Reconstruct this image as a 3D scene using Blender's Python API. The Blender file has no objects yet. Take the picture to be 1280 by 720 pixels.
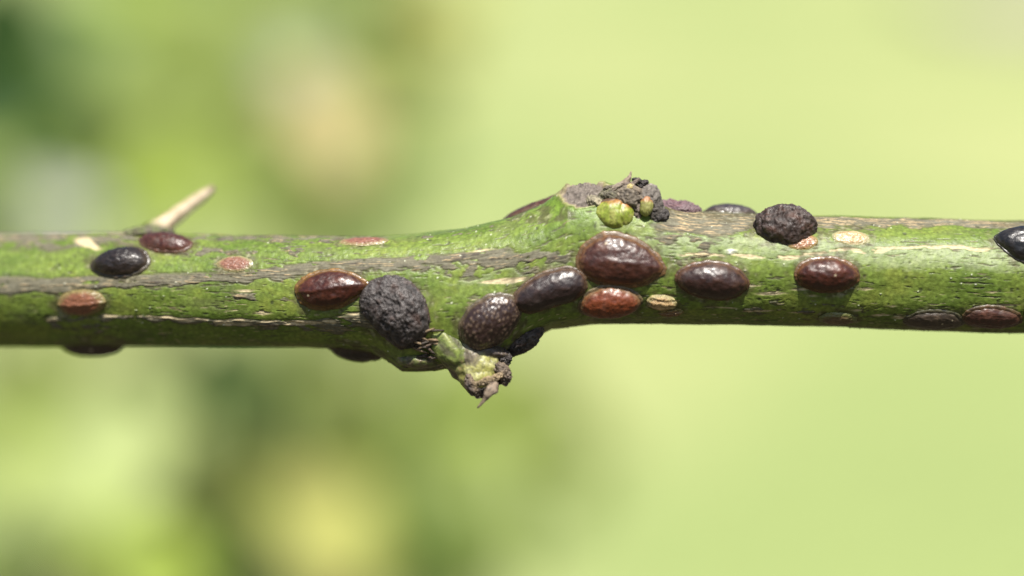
import bpy, math, random
import numpy as np
from mathutils import Matrix, Vector

# ------------------------------------------------------------------ camera, world, sun, exposure
S = bpy.context.scene
COL = S.collection
PITCH = math.radians(12.0)          # the camera looks down on the branch
CAM_D = 30.0                        # camera to branch (1 unit = about 4 mm)
E_R = np.array([1.0, 0.0, 0.0])                                   # right along the branch
E_W = np.array([0.0, -math.cos(PITCH), math.sin(PITCH)])          # out of the branch, at the viewer
E_V = np.array([0.0, math.sin(PITCH), math.cos(PITCH)])           # across the branch, upward
FRAME = Matrix(((E_R[0], E_W[0], E_V[0]), (E_R[1], E_W[1], E_V[1]), (E_R[2], E_W[2], E_V[2]))).to_4x4()

cam_data = bpy.data.cameras.new('camera')
cam = bpy.data.objects.new('camera', cam_data)
COL.objects.link(cam)
cam.location = Vector(E_W * CAM_D)
cam.rotation_euler = (math.radians(90.0) - PITCH, 0.0, 0.0)
cam_data.sensor_width = 36.0
cam_data.lens = 36.0 * CAM_D / 12.8
cam_data.clip_start = 0.1
cam_data.clip_end = 20000.0
cam_data.dof.use_dof = True
cam_data.dof.focus_distance = CAM_D - 0.42
APERTURE = 2.0                      # diameter of the lens opening in scene units
cam_data.dof.aperture_fstop = cam_data.lens * 1e-3 / APERTURE
S.camera = cam

sun_l = np.array([0.10, math.cos(math.radians(55)), math.sin(math.radians(55))])
sun_dir = sun_l[0] * E_R + sun_l[1] * E_W + sun_l[2] * E_V
sun_dir /= np.linalg.norm(sun_dir)
ELEV = math.asin(sun_dir[2])
AZ = math.atan2(sun_dir[0], sun_dir[1])
world = bpy.data.worlds.new('World')
S.world = world
world.use_nodes = True
wn = world.node_tree.nodes
sky = wn.new('ShaderNodeTexSky')
sky.sky_type = 'NISHITA'
sky.sun_disc = False
sky.sun_elevation = ELEV
sky.sun_rotation = AZ
sky.air_density = 1.2
sky.dust_density = 2.0
bg = wn['Background']
bg.inputs['Strength'].default_value = 0.06
world.node_tree.links.new(sky.outputs['Color'], bg.inputs['Color'])
sun_data = bpy.data.lights.new('sun', 'SUN')
sun_data.energy = 4.6
sun_data.angle = math.radians(0.5)
sun_data.color = (1.0, 0.955, 0.88)
sun = bpy.data.objects.new('sun', sun_data)
COL.objects.link(sun)
sun.rotation_euler = Vector(-sun_dir).to_track_quat('-Z', 'Y').to_euler()
S.view_settings.view_transform = 'Standard'
S.view_settings.look = 'None'
S.view_settings.gamma = 1.0
S.view_settings.use_curve_mapping = False
S.view_settings.exposure = 0.88
S.render.engine = 'CYCLES'
S.cycles.use_denoising = True
S.cycles.max_bounces = 6
S.cycles.caustics_reflective = False
S.cycles.caustics_refractive = False

# ------------------------------------------------------------------ noise
_rng = np.random.default_rng(7)
_perm = _rng.permutation(256).astype(np.int32)
_perm = np.concatenate([_perm, _perm, _perm])
_g = _rng.normal(size=(256, 3))
_g /= np.linalg.norm(_g, axis=1)[:, None]
_g = _g.astype(np.float32)

def noise(P):
    P = np.asarray(P, dtype=np.float32)
    I = np.floor(P).astype(np.int32)
    F = P - I
    I &= 255
    U = F * F * F * (F * (F * 6 - 15) + 10)
    out = 0
    for dx in (0, 1):
        wx = U[..., 0] if dx else 1 - U[..., 0]
        hx = _perm[(I[..., 0] + dx) & 255]
        for dy in (0, 1):
            wy = U[..., 1] if dy else 1 - U[..., 1]
            hy = _perm[(hx + I[..., 1] + dy) & 255]
            for dz in (0, 1):
                wz = U[..., 2] if dz else 1 - U[..., 2]
                h = _perm[(hy + I[..., 2] + dz) & 255]
                g = _g[h]
                d = g[..., 0] * (F[..., 0] - dx) + g[..., 1] * (F[..., 1] - dy) + g[..., 2] * (F[..., 2] - dz)
                out = out + wx * wy * wz * d
    return out * 1.6

def fbm(P, octv=4, gain=0.5, lac=2.03):
    P = np.asarray(P, dtype=np.float32)
    a, s, o = 1.0, 0.0, 0
    for k in range(octv):
        o = o + a * noise(P + 17.3 * k)
        s += a
        a *= gain
        P = P * lac
    return o / s

def sm(e0, e1, x):
    t = np.clip((x - e0) / (e1 - e0), 0, 1)
    return t * t * (3 - 2 * t)

def mixc(a, b, t):
    return a + (np.asarray(b, dtype=np.float32) - a) * t[..., None]

def cells(P, seed=0):
    """distance to the nearest jittered cell point and a random value of that cell"""
    P = np.asarray(P, dtype=np.float32)
    I = np.floor(P).astype(np.int32)
    best = np.full(P.shape[:-1], 9.0, dtype=np.float32)
    val = np.zeros(P.shape[:-1], dtype=np.float32)
    for dx in (-1, 0, 1):
        for dy in (-1, 0, 1):
            for dz in (-1, 0, 1):
                J = I + np.array([dx, dy, dz])
                h = _perm[(_perm[(_perm[(J[..., 0] + seed) & 255] + J[..., 1]) & 255] + J[..., 2]) & 255]
                Q = J + 0.5 + 0.45 * _g[h]
                d = np.sqrt(((P - Q) ** 2).sum(-1))
                m = d < best
                best = np.where(m, d, best)
                val = np.where(m, h / 255.0, val)
    return best, val

# ------------------------------------------------------------------ frame helpers
def lift(px, py, w):
    """picture coordinates of the photograph at depth w (towards the viewer) -> branch frame (x, w, v)"""
    s = (CAM_D - w) / CAM_D
    return np.stack([(px - 640) / 100 * s, np.asarray(w, dtype=float) + 0 * s, (360 - py) / 100 * s], -1)

def proj(P):
    s = CAM_D / (CAM_D - P[..., 1])
    return 640 + 100 * P[..., 0] * s, 360 - 100 * P[..., 2] * s

# ------------------------------------------------------------------ materials
def skin_material(name, bumps=((30, 0.3),), spec=0.5, coat=0.0, sss=0.0, dist=0.01):
    """albedo from the mesh's own colour attribute (pigment), broken up by fine procedural noise"""
    m = bpy.data.materials.new(name)
    m.use_nodes = True
    nt = m.node_tree
    N, L = nt.nodes, nt.links
    p = N['Principled BSDF']
    tc = N.new('ShaderNodeTexCoord')
    at = N.new('ShaderNodeAttribute'); at.attribute_name = 'pigment'
    ar = N.new('ShaderNodeAttribute'); ar.attribute_name = 'gloss'
    n1 = N.new('ShaderNodeTexNoise'); n1.inputs['Scale'].default_value = 26; n1.inputs['Detail'].default_value = 6
    L.new(tc.outputs['Object'], n1.inputs['Vector'])
    mr = N.new('ShaderNodeMapRange')
    mr.inputs['From Min'].default_value = 0.25; mr.inputs['From Max'].default_value = 0.75
    mr.inputs['To Min'].default_value = 0.72; mr.inputs['To Max'].default_value = 1.28
    L.new(n1.outputs['Fac'], mr.inputs['Value'])
    mul = N.new('ShaderNodeVectorMath'); mul.operation = 'MULTIPLY'
    L.new(at.outputs['Color'], mul.inputs[0])
    L.new(mr.outputs['Result'], mul.inputs[1])
    L.new(mul.outputs['Vector'], p.inputs['Base Color'])
    L.new(ar.outputs['Fac'], p.inputs['Roughness'])
    p.inputs['Specular IOR Level'].default_value = spec
    p.inputs['Coat Weight'].default_value = coat
    p.inputs['Coat Roughness'].default_value = 0.20
    if sss:
        p.inputs['Subsurface Weight'].default_value = sss
        p.inputs['Subsurface Radius'].default_value = (0.12, 0.16, 0.04)
        p.inputs['Subsurface Scale'].default_value = 0.5
    prev = None
    for sc_, st in bumps:
        nz = N.new('ShaderNodeTexNoise'); nz.inputs['Scale'].default_value = sc_; nz.inputs['Detail'].default_value = 3
        L.new(tc.outputs['Object'], nz.inputs['Vector'])
        b = N.new('ShaderNodeBump'); b.inputs['Strength'].default_value = st; b.inputs['Distance'].default_value = dist
        L.new(nz.outputs['Fac'], b.inputs['Height'])
        if prev: L.new(prev.outputs['Normal'], b.inputs['Normal'])
        prev = b
    if prev: L.new(prev.outputs['Normal'], p.inputs['Normal'])
    return m

M_STEM = skin_material('stem_bark', ((24, 0.08), (60, 0.14)), spec=0.32, sss=0.0, dist=0.03)
M_SHELL = skin_material('shell_gloss', ((24, 0.16), (70, 0.14)), spec=0.5, coat=0.2, dist=0.03)
M_DULL = skin_material('shell_dull', ((30, 0.45), (80, 0.35)), spec=0.5, dist=0.03)
M_BUD = skin_material('bud_skin', ((25, 0.3),), spec=0.55, sss=0.15, dist=0.02)

def make_mesh(name, V, F, colour, gloss, mat, parent=None, matrix=None, smooth=True):
    """V in the branch frame (world = FRAME @ V), or in local space when matrix is given"""
    me = bpy.data.meshes.new(name)
    V = np.asarray(V, dtype=np.float32); F = np.asarray(F, dtype=np.int32)
    k = F.shape[1]
    me.vertices.add(len(V)); me.vertices.foreach_set('co', V.ravel())
    me.loops.add(F.size); me.loops.foreach_set('vertex_index', F.ravel())
    me.polygons.add(len(F))
    me.polygons.foreach_set('loop_start', np.arange(0, F.size, k, dtype=np.int32))
    me.update(calc_edges=True)
    if smooth: me.polygons.foreach_set('use_smooth', np.ones(len(F), dtype=bool))
    a = me.attributes.new('pigment', 'FLOAT_COLOR', 'POINT')
    c = np.ones((len(V), 4), dtype=np.float32); c[:, :3] = np.clip(colour, 0.002, 0.95)
    a.data.foreach_set('color', c.ravel())
    g = me.attributes.new('gloss', 'FLOAT', 'POINT')
    g.data.foreach_set('value', np.broadcast_to(np.asarray(gloss, dtype=np.float32), (len(V),)).copy())
    me.materials.append(mat)
    me.validate()
    o = bpy.data.objects.new(name, me)
    COL.objects.link(o)
    if parent: o.parent = parent
    if matrix is not None: o.matrix_local = matrix
    return o

def grid_faces(nu, nv, wrap_v):
    i = np.arange(nu - 1)[:, None]; j = np.arange(nv if wrap_v else nv - 1)[None, :]
    j2 = (j + 1) % nv
    a = i * nv + j; b = i * nv + j2; c = (i + 1) * nv + j2; d = (i + 1) * nv + j
    return np.stack([np.broadcast_to(q, a.shape).ravel() for q in (a, b, c, d)], -1)

def empty(name, label, cat, loc_frame, group=None, matrix=None):
    o = bpy.data.objects.new(name, None)
    COL.objects.link(o)
    o.empty_display_size = 0.1
    if matrix is not None: o.matrix_world = matrix
    else: o.matrix_world = FRAME @ Matrix.Translation(Vector(loc_frame))
    o['label'] = label; o['category'] = cat
    if group: o['group'] = group
    return o

# ------------------------------------------------------------------ the shape of the branch
TOPX = [-300, 0, 100, 190, 250, 330, 430, 500, 560, 620, 700, 760, 830, 870, 940, 1050, 1100, 1200, 1280, 1500]
TOPY = [292, 292, 291, 290, 294, 295, 296, 293, 289, 284, 276, 268, 263, 263, 268, 270, 272, 275, 277, 281]
BOTX = [-300, 0, 100, 200, 300, 400, 480, 600, 650, 700, 760, 830, 900, 1000, 1100, 1200, 1280, 1500]
BOTY = [432, 433, 432, 432, 433, 435, 434, 424, 416, 410, 404, 404, 406, 408, 412, 416, 418, 424]
DEPX = [-300, 0, 200, 420, 560, 900, 1280, 1500]
DEPW = [-1.7, -1.2, -0.62, -0.12, 0.0, 0.0, -0.15, -0.3]

def smooth_interp(x, xs, ys, r=26):
    o = 0
    for k in (-1, -0.5, 0, 0.5, 1):
        o = o + np.interp(x + k * r, xs, ys)
    return o / 5

def stem_surface(px, th):
    """px along the branch in photograph pixels, th round it (0 = facing the viewer, 90 deg = up)"""
    px = np.asarray(px, dtype=float); th = np.asarray(th, dtype=float)
    w0 = smooth_interp(px, DEPX, DEPW, 80)
    s = (CAM_D - w0) / CAM_D / 100
    yt = smooth_interp(px, TOPX, TOPY); yb = smooth_interp(px, BOTX, BOTY)
    r = (yb - yt) / 2 * s
    x = (px - 640) * s
    v = (360 - (yt + yb) / 2) * s
    c, sn = np.cos(th), np.sin(th)
    # slightly ribbed section
    rr = r * (1 + 0.012 * np.cos(5 * th + px * 0.004) + 0.008 * np.cos(9 * th - px * 0.006))
    W = w0 + rr * c; V = v + rr * sn
    X = x + 0 * th
    # swelling under the upper node
    def ang(t0, sg):
        d = (th - math.radians(t0) + math.pi) % (2 * math.pi) - math.pi
        return np.exp(-0.5 * (d / math.radians(sg)) ** 2)
    xs = np.interp(px, [520, 580, 640, 680, 697, 708, 730, 757, 772, 800, 830, 858], [0, 3, 12, 25, 36, 46, 48, 43, 37, 25, 8, 0])
    a = xs * ang(72, 34) / 100
    V = V + a; W = W + 0.25 * a
    # wedge below the lower node
    xs = np.interp(px, [425, 465, 490, 503, 520, 560, 600, 640, 690], [0, 7, 22, 33, 35, 36, 38, 22, 0])
    a = xs * ang(-72, 36) / 100
    V = V - a; W = W + 0.2 * a
    return np.stack([X, W, V], -1)

NX, NT = 1340, 400
gx = np.linspace(-170, 1450, NX)
# more rings on the viewer's side
t = np.linspace(-math.pi, math.pi, NT, endpoint=False)
gt = t - 0.42 * np.sin(t)
GX, GT = np.meshgrid(gx, gt, indexing='ij')
BASE = stem_surface(GX, GT)
dX = np.gradient(BASE, axis=0); dT = np.roll(BASE, -1, 1) - np.roll(BASE, 1, 1)
NRM = np.cross(dX, dT); NRM /= np.linalg.norm(NRM, axis=-1)[..., None]
NRM *= np.sign((NRM[..., 1] * np.cos(GT) + NRM[..., 2] * np.sin(GT)).mean())
PXg, PYg = proj(BASE)
FRONT = NRM[..., 1] > -0.05

def locate(px, py):
    """grid point of the viewer's side of the branch that shows at this place"""
    d = (PXg - px) ** 2 + (PYg - py) ** 2 + np.where(FRONT, 0, 1e6) - BASE[..., 1] * 3
    i, j = np.unravel_index(np.argmin(d), d.shape)
    return gx[i], gt[j], BASE[i, j], NRM[i, j]

# ------------------------------------------------------------------ bark, cracks and spots of the branch
P3 = np.stack([GX / 100, np.cos(GT) * 0.7, np.sin(GT) * 0.7], -1).astype(np.float32)
fine = fbm(P3 * 9, 4)
fibre = fbm(P3 * np.array([2.2, 22, 22]), 4, 0.6)
fibre2 = fbm(P3 * np.array([5, 48, 48]) + 5.1, 3, 0.6)
wob = fbm(P3 * np.array([3.0, 6, 6]) + 9.7, 3)
big = fbm(P3 * np.array([1.1, 2.2, 2.2]) + 3.3, 3)
ends = fbm(P3 * np.array([5.0, 10, 10]) + 31.7, 3)

def streak(pts, rag=0.5, cover=1.0):
    xs = [p[0] for p in pts]; ys = [p[1] for p in pts]; hs = [p[2] for p in pts]
    yc = np.interp(PXg, xs, ys) + wob * 7 * rag
    hw = np.maximum(np.interp(PXg, xs, hs), 0.3) * (1 + 0.9 * rag * wob)
    d = np.abs(PYg - yc) / np.maximum(hw, 0.3)
    m = sm(1.25, 0.7, d + fibre * 0.7 * rag + fibre2 * 0.4 * rag)
    m = m * sm(xs[0] - 6, xs[0] + 10, PXg + ends * 30 * rag) * sm(xs[-1] + 6, xs[-1] - 10, PXg + ends * 30 * rag)
    if cover < 1:
        m = m * sm(0.5 - cover, 0.62 - cover, ends * 0.9 + fibre * 0.35)
    return m

bark = np.zeros_like(GX)
def add_bark(m):
    global bark
    bark = np.maximum(bark, m)
add_bark(streak([(-170, 358, 9), (0, 356, 10), (60, 357, 10), (130, 352, 8), (220, 349, 7), (300, 346, 7), (380, 336, 7), (450, 330, 8), (560, 324, 6), (640, 314, 6)], 0.95, 0.8))
add_bark(streak([(-170, 362, 3), (0, 361, 3), (60, 362, 3), (130, 357, 3), (220, 353, 2.5), (300, 350, 2.5), (380, 340, 2.5), (450, 333, 3), (560, 327, 2.5), (640, 317, 2)], 0.5))
# short broken lengthwise dashes of cork
_c = fbm(P3 * np.array([4.5, 34, 34]) + 71, 3, 0.55)
add_bark(sm(0.30, 0.42, _c + 0.25 * big) * 0.5)
add_bark(streak([(520, 333, 12), (600, 327, 14), (660, 326, 14), (724, 317, 10)], 1.0, 0.55))
add_bark(streak([(560, 324, 3), (610, 320, 3), (700, 316, 3), (728, 312, 3)], 0.6, 0.75))
add_bark(streak([(-170, 300, 9), (0, 299, 9), (60, 300, 10), (130, 297, 9), (190, 294, 6)], 0.9, 0.72))
add_bark(streak([(240, 296, 5), (300, 298, 5), (430, 299, 5), (470, 296, 2)], 0.9, 0.6))
add_bark(streak([(225, 315, 5), (300, 314, 5), (400, 311, 6), (430, 310, 4)], 1.0, 0.42))
add_bark(streak([(500, 300, 3), (590, 293, 4), (650, 279, 5)], 1.0, 0.3))
add_bark(streak([(120, 396, 3), (250, 402, 4), (330, 405, 4), (400, 406, 7), (455, 400, 11), (500, 402, 8)], 0.9, 0.85))
add_bark(streak([(60, 404, 10), (120, 405, 12), (150, 402, 4)], 1.0, 0.5))
add_bark(streak([(300, 372, 8), (372, 384, 12)], 1.0, 0.4))
add_bark(streak([(815, 276, 12), (845, 279, 18), (900, 279, 15), (940, 279, 11), (1010, 277, 7), (1100, 277, 5), (1190, 279, 5), (1280, 282, 5), (1450, 286, 5)], 0.75))
add_bark(streak([(810, 300, 5), (850, 300, 7), (900, 308, 4)], 1.0, 0.55))
add_bark(streak([(850, 330, 4), (890, 313, 6), (905, 313, 4)], 1.0, 0.5))
add_bark(streak([(930, 384, 8), (1010, 386, 9), (1090, 390, 6)], 1.0, 0.38))
add_bark(streak([(540, 428, 12), (556, 440, 10), (640, 430, 14)], 0.8, 0.8))
add_bark(streak([(480, 455, 6), (520, 463, 10), (560, 462, 10)], 0.8, 0.6))
# far side: loose bands of the same bark
back = sm(0.1, -0.3, np.cos(GT))
add_bark(back * sm(0.12, 0.3, fbm(P3 * np.array([0.5, 3.2, 3.2]) + 44, 3)))
# sooty film on the flanks
soot = sm(0.05, 0.5, fbm(P3 * np.array([1.5, 5, 5]) + 61, 4)) * 0.35

straw = np.zeros_like(GX)
def add_straw(m):
    global straw
    straw = np.maximum(straw, m)
add_straw(streak([(600, 352.5, 1), (622, 351.5, 3.0), (640, 350.5, 3.2), (660, 347, 2.0)], 0.15))
add_straw(streak([(588, 315, 0.8), (600, 313.5, 2.0), (612, 311, 1.2)], 0.2))
add_straw(streak([(120, 393, 1.2), (200, 398, 1.6), (260, 400, 1.6), (330, 401, 1.5), (400, 404, 1.6), (450, 397, 1.5)], 0.8, 0.62))
for x0, x1, y, h in [(318, 338, 391, 2.5), (272, 300, 405, 2.4), (352, 402, 403.5, 3), (300, 316, 405, 2), (455, 470, 399, 1.6), (432, 452, 393, 1.5), (295, 320, 364, 2),
                     (990, 1012, 362, 2), (948, 982, 367, 2), (1010, 1024, 370, 1.6), (928, 946, 357, 2), (930, 966, 389, 1.3), (985, 1010, 391, 1.2), (1075, 1090, 361, 2), (1062, 1078, 388, 1.3), (1090, 1112, 394, 1.2), (1112, 1136, 397, 2), (1233, 1248, 365, 1.4), (1240, 1275, 382, 1.6), (900, 925, 352, 1.8), (880, 920, 385, 1.0), (1110, 1122, 383, 1.2), (1160, 1172, 381, 1.0)]:
    add_straw(streak([(x0, y, h * 0.6), ((x0 + x1) / 2, y, h), (x1, y, h * 0.5)], 0.35))
add_straw(streak([(850, 317, 1.5), (930, 319, 1.9), (980, 321, 1.6), (1060, 312, 2.2), (1130, 311, 2.4), (1180, 309, 2.2), (1240, 311, 1.5)], 0.9, 0.66))
add_straw(streak([(90, 300, 2), (112, 304, 6), (120, 310, 4), (128, 312, 1)], 0.4))
_d = fbm(P3 * np.array([6.0, 60, 60]) + 87, 2, 0.5)
add_straw(sm(0.46, 0.55, _d + 0.3 * big) * sm(350, 385, PYg) * 0.8)
# straw-coloured fibres inside the grey bark
strawf = bark * sm(0.18, 0.42, fibre2 + 0.25 * fibre) * 0.8
topright = sm(820, 850, PXg) * sm(300, 290, PYg) * bark
strawf = np.maximum(strawf, topright * sm(0.02, 0.3, fibre2 + 0.3 * fibre))

# pale highlight painted along the upper right flank, plus waxy bloom patches
wax_sheen = streak([(790, 306, 12), (850, 309, 16), (960, 311, 13), (1040, 316, 14), (1150, 322, 14), (1280, 327, 13), (1450, 330, 10)], 0.9) * (0.45 + 0.5 * sm(-0.3, 0.35, fine))
wax_sheen = np.maximum(wax_sheen, streak([(540, 335, 12), (570, 345, 14), (640, 335, 10), (720, 330, 10)], 1.0, 0.5) * 0.6)
wax_sheen = np.maximum(wax_sheen, streak([(735, 262, 8), (752, 285, 10), (760, 292, 6)], 1.0, 0.7) * 0.6)
wax_sheen *= (NRM[..., 1] > -0.2)

# dark pinprick spots: more of them to the right
cd, cv = cells(P3 * 9.0, 3)
dens = 0.14 + 0.22 * sm(800, 950, PXg) + 0.1 * sm(360, 300, PXg)
spot = sm(0.24, 0.12, cd + 0.25 * fine) * (cv < dens)
cd2, cv2 = cells(P3 * 21.0, 11)
spot2 = sm(0.3, 0.18, cd2) * (cv2 < 0.12)
glint = sm(0.3, 0.15, cd2) * (cv2 > 0.965)

green = np.empty(GX.shape + (3,), dtype=np.float32)
green[:] = (0.132, 0.182, 0.031)
green = mixc(green, (0.092, 0.142, 0.021), sm(-0.05, 0.45, big + 0.3 * fine))
green = mixc(green, (0.172, 0.206, 0.036), sm(0.0, 0.5, -big + 0.5 * fine) * 0.8)
green = mixc(green, (0.115, 0.192, 0.024), sm(620, 700, PXg) * sm(780, 730, PXg) * sm(300, 260, PYg) * 0.8)
mott, _ = cells(P3 * 16, 5)
green *= (0.85 + 0.3 * sm(0.7, 0.2, mott))[..., None]
colr = green
colr = mixc(colr, (0.29, 0.33, 0.185), wax_sheen * 0.52)
colr = mixc(colr, (0.085, 0.080, 0.050), soot)
barkc = np.empty_like(green); barkc[:] = (0.122, 0.112, 0.074)
barkc = mixc(barkc, (0.055, 0.045, 0.034), sm(0.05, 0.55, fibre + 0.5 * fine))
barkc = mixc(barkc, (0.19, 0.18, 0.13), sm(0.1, 0.5, -fibre + 0.4 * wob) * 0.6)
colr = colr * (1 - bark[..., None]) + barkc * bark[..., None]
edge = bark * (1 - bark) * 4
colr = mixc(colr, (0.055, 0.045, 0.025), edge * 0.5)
colr = mixc(colr, (0.36, 0.27, 0.15), strawf)
colr = mixc(colr, (0.50, 0.41, 0.25), straw * 0.95)
colr = mixc(colr, (0.040, 0.045, 0.018), np.clip(spot * 0.75 + spot2 * 0.6, 0, 1) * (1 - straw))
colr = mixc(colr, (0.55, 0.56, 0.42), glint * 0.8)
# cut scar on the crown of the upper swelling
_sd = np.hypot((PXg - 730) / 29, (PYg - 241 + 0.12 * (PXg - 730)) / 17) + 0.25 * fine + 0.15 * wob
scar = sm(1.08, 0.94, _sd) * (NRM[..., 1] > -0.6)
scar_edge = sm(0.86, 1.0, _sd) * sm(1.22, 1.06, _sd) * sm(0.02, 0.1, NRM[..., 1] + 0.05)
gran = fbm(P3 * 26 + 51, 3)
colr = mixc(colr, (0.135, 0.112, 0.094), scar)
colr = mixc(colr, (0.070, 0.056, 0.047), scar * sm(0.0, 0.45, fbm(P3 * 14 + 55, 4)))
colr = mixc(colr, (0.27, 0.235, 0.19), scar * sm(0.15, 0.5, gran) * 0.7)
colr = mixc(colr, (0.34, 0.25, 0.15), scar_edge * 0.42)
chip = streak([(905, 314, 2), (912, 314.5, 4), (920, 314, 2)], 0.6)
colr = mixc(colr, (0.60, 0.60, 0.53), chip)
gloss = 0.43 + 0.28 * np.maximum(bark, scar) + 0.2 * straw + 0.08 * wax_sheen - 0.05 * fine + 0.1 * spot
h = 0.004 * fine + 0.0035 * fbm(P3 * 20 + 7, 2) * (1 - bark) + bark * (0.007 + 0.013 * fibre + 0.010 * fibre2)
h = h - 0.016 * edge * 0.6 + straw * (0.012 * fibre2 - 0.004) - 0.004 * spot + 0.012 * glint + 0.02 * chip
h = h + 0.02 * big + scar * (-0.035 + 0.035 * gran + 0.05 * fbm(P3 * 8 + 58, 3)) + 0.012 * scar_edge
STEM = BASE + NRM * h[..., None]

branch = empty('branch', 'green woody twig with grey bark streaks crossing the whole picture, carrying all the scale insects', 'branch', (0, 0, 0))
VS = STEM.reshape(-1, 3)
Fs = grid_faces(NX, NT, True)
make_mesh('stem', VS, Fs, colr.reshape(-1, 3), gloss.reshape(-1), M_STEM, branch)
del Fs, VS

# ------------------------------------------------------------------ lumps, buds, thorn (parts of the branch)
def sphere_grid(nu=70, nv=110):
    ps = np.linspace(0.001, math.pi - 0.001, nu); ph = np.linspace(0, 2 * math.pi, nv, endpoint=False)
    PS, PH = np.meshgrid(ps, ph, indexing='ij')
    U = np.stack([np.sin(PS) * np.cos(PH), np.sin(PS) * np.sin(PH), np.cos(PS)], -1)
    return U, grid_faces(nu, nv, True)

def blob(name, px, py, rx, rv, rw, rot=0, sink=0.3, amp=0.1, freq=3.0, colour=None, gl=0.6, mat=None, seed=0, w=None, crease=0.0, parent=branch, nu=60, nv=90, shape=None):
    """an uneven knob; rx, rv, rw are its half sizes in photograph pixels"""
    U, F = sphere_grid(nu, nv)
    # pole along the long axis keeps it off the viewer's side
    D = np.stack([U[..., 2], U[..., 1], U[..., 0]], -1)
    n1 = fbm(D * freq + seed * 3.1, 4, 0.42)
    n2 = 1 - np.abs(fbm(D * freq * 1.4 + seed * 5.7 + 20, 3)) * 2
    rad = 1 + amp * n1 - crease * np.clip(n2, 0, 1) ** 3
    Q = D * rad[..., None]
    if shape is not None: Q = shape(Q)
    Q = Q * np.array([rx, rw, rv]) / 100
    c, s = math.cos(math.radians(rot)), math.sin(math.radians(rot))
    Q = np.stack([Q[..., 0] * c - Q[..., 2] * s, Q[..., 1], Q[..., 0] * s + Q[..., 2] * c], -1)
    if w is None:
        _, _, b, _ = locate(px, py)
        w = b[1] + rw / 100 * (1 - 2 * sink)
    cen = lift(px, py, w)
    C = colour(D, n1, n2) if callable(colour) else np.broadcast_to(np.asarray(colour, dtype=np.float32), D.shape).copy()
    if not callable(colour): C = C * (1 + 0.6 * n1[..., None])
    return make_mesh(name, (Q).reshape(-1, 3), F, C.reshape(-1, 3), gl, mat or M_DULL, parent, Matrix.Translation(Vector(cen)))

def two_tone(a, b, k=0.25, f=5, seed=3):
    def fn(D, n1, n2):
        C = np.empty(D.shape, dtype=np.float32); C[:] = a
        return mixc(C, b, sm(-k, k, fbm(D * f + seed, 4)))
    return fn

GREY_A, GREY_B = (0.13, 0.105, 0.085), (0.045, 0.036, 0.03)
def spike(name, pts, colour, gl=0.6, mat=None, parent=branch, amp=0.12, flat=1.0, seed=0, nv=28, sub=14):
    """a tapering stub through points (px, py, w, radius px)"""
    pts = np.array(pts, dtype=float)
    tt = np.linspace(0, len(pts) - 1, (len(pts) - 1) * sub + 1)
    I = lambda c: smooth_interp(tt, np.arange(len(pts)), pts[:, c], 0.35)
    px, py, w, r = I(0), I(1), I(2), I(3)
    px[0], py[0], w[0], r[0] = pts[0]; px[-1], py[-1], w[-1], r[-1] = pts[-1]
    C = lift(px, py, w)
    T = np.gradient(C, axis=0); T /= np.linalg.norm(T, axis=1)[:, None]
    A = np.cross(T, np.array([0, 1.0, 0])); A /= np.linalg.norm(A, axis=1)[:, None]
    B = np.cross(A, T)
    ph = np.linspace(0, 2 * math.pi, nv, endpoint=False)
    dirs = A[:, None] * np.cos(ph)[None, :, None] + flat * B[:, None] * np.sin(ph)[None, :, None]
    nz = fbm(np.stack([np.broadcast_to(tt[:, None] * 0.8, (len(tt), nv)), np.broadcast_to(np.cos(ph) * 1.2, (len(tt), nv)), np.broadcast_to(np.sin(ph) * 1.2, (len(tt), nv))], -1) * 1.7 + seed * 4.4, 4)
    V = C[:, None] + dirs * (r / 100)[:, None, None] * (1 + amp * 2 * nz[..., None])
    F = grid_faces(len(tt), nv, True)
    V2 = np.concatenate([V.reshape(-1, 3), C[:1], C[-1:]])
    n = len(tt) * nv
    j = np.arange(nv); j2 = (j + 1) % nv
    cap0 = np.stack([np.full(nv, n), j2, j, j], -1); cap1 = np.stack([np.full(nv, n + 1), n - nv + j, n - nv + j2, n - nv + j2], -1)
    u = np.concatenate([np.repeat(tt / tt[-1], nv), [0, 1]])
    nzf = np.concatenate([nz.ravel(), [0, 0]])
    Cc = colour(u, nzf) if callable(colour) else np.broadcast_to(np.asarray(colour, dtype=np.float32), (len(V2), 3)) * (1 + 0.8 * nzf[:, None])
    me_faces = F
    o = make_mesh(name, V2, me_faces, Cc, gl, mat or M_DULL, parent)
    # closing caps as triangles
    import bmesh
    bm = bmesh.new(); bm.from_mesh(o.data); bm.verts.ensure_lookup_table()
    for k in range(nv):
        for tri in ((n, j2[k], j[k]), (n + 1, n - nv + j[k], n - nv + j2[k])):
            try: bm.faces.new([bm.verts[int(q)] for q in tri]).smooth = True
            except ValueError: pass
    bmesh.ops.recalc_face_normals(bm, faces=bm.faces)
    bm.to_mesh(o.data); bm.free()
    return o

def thorn_col(u, n):
    C = np.empty((len(u), 3), dtype=np.float32); C[:] = (0.50, 0.41, 0.28)
    C = mixc(C, (0.30, 0.22, 0.13), sm(0.0, 0.35, n + 0.1))
    C = mixc(C, (0.16, 0.17, 0.06), sm(0.2, 0.0, u))
    return mixc(C, (0.30, 0.22, 0.16), sm(0.85, 0.95, u))
spike('thorn', [(190, 292, -1.0, 16), (206, 280, -1.1, 11.5), (230, 261.5, -1.3, 9), (252, 245.5, -1.45, 7.5), (267, 234.5, -1.5, 4)], thorn_col, 0.55, amp=0.07, seed=3)
blob('thorn_base', 186, 291, 34, 9, 30, rot=2, w=-0.70, amp=0.18, freq=3, colour=two_tone((0.10, 0.12, 0.035), (0.10, 0.08, 0.06), 0.3, 4), gl=0.65, seed=12)


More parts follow.
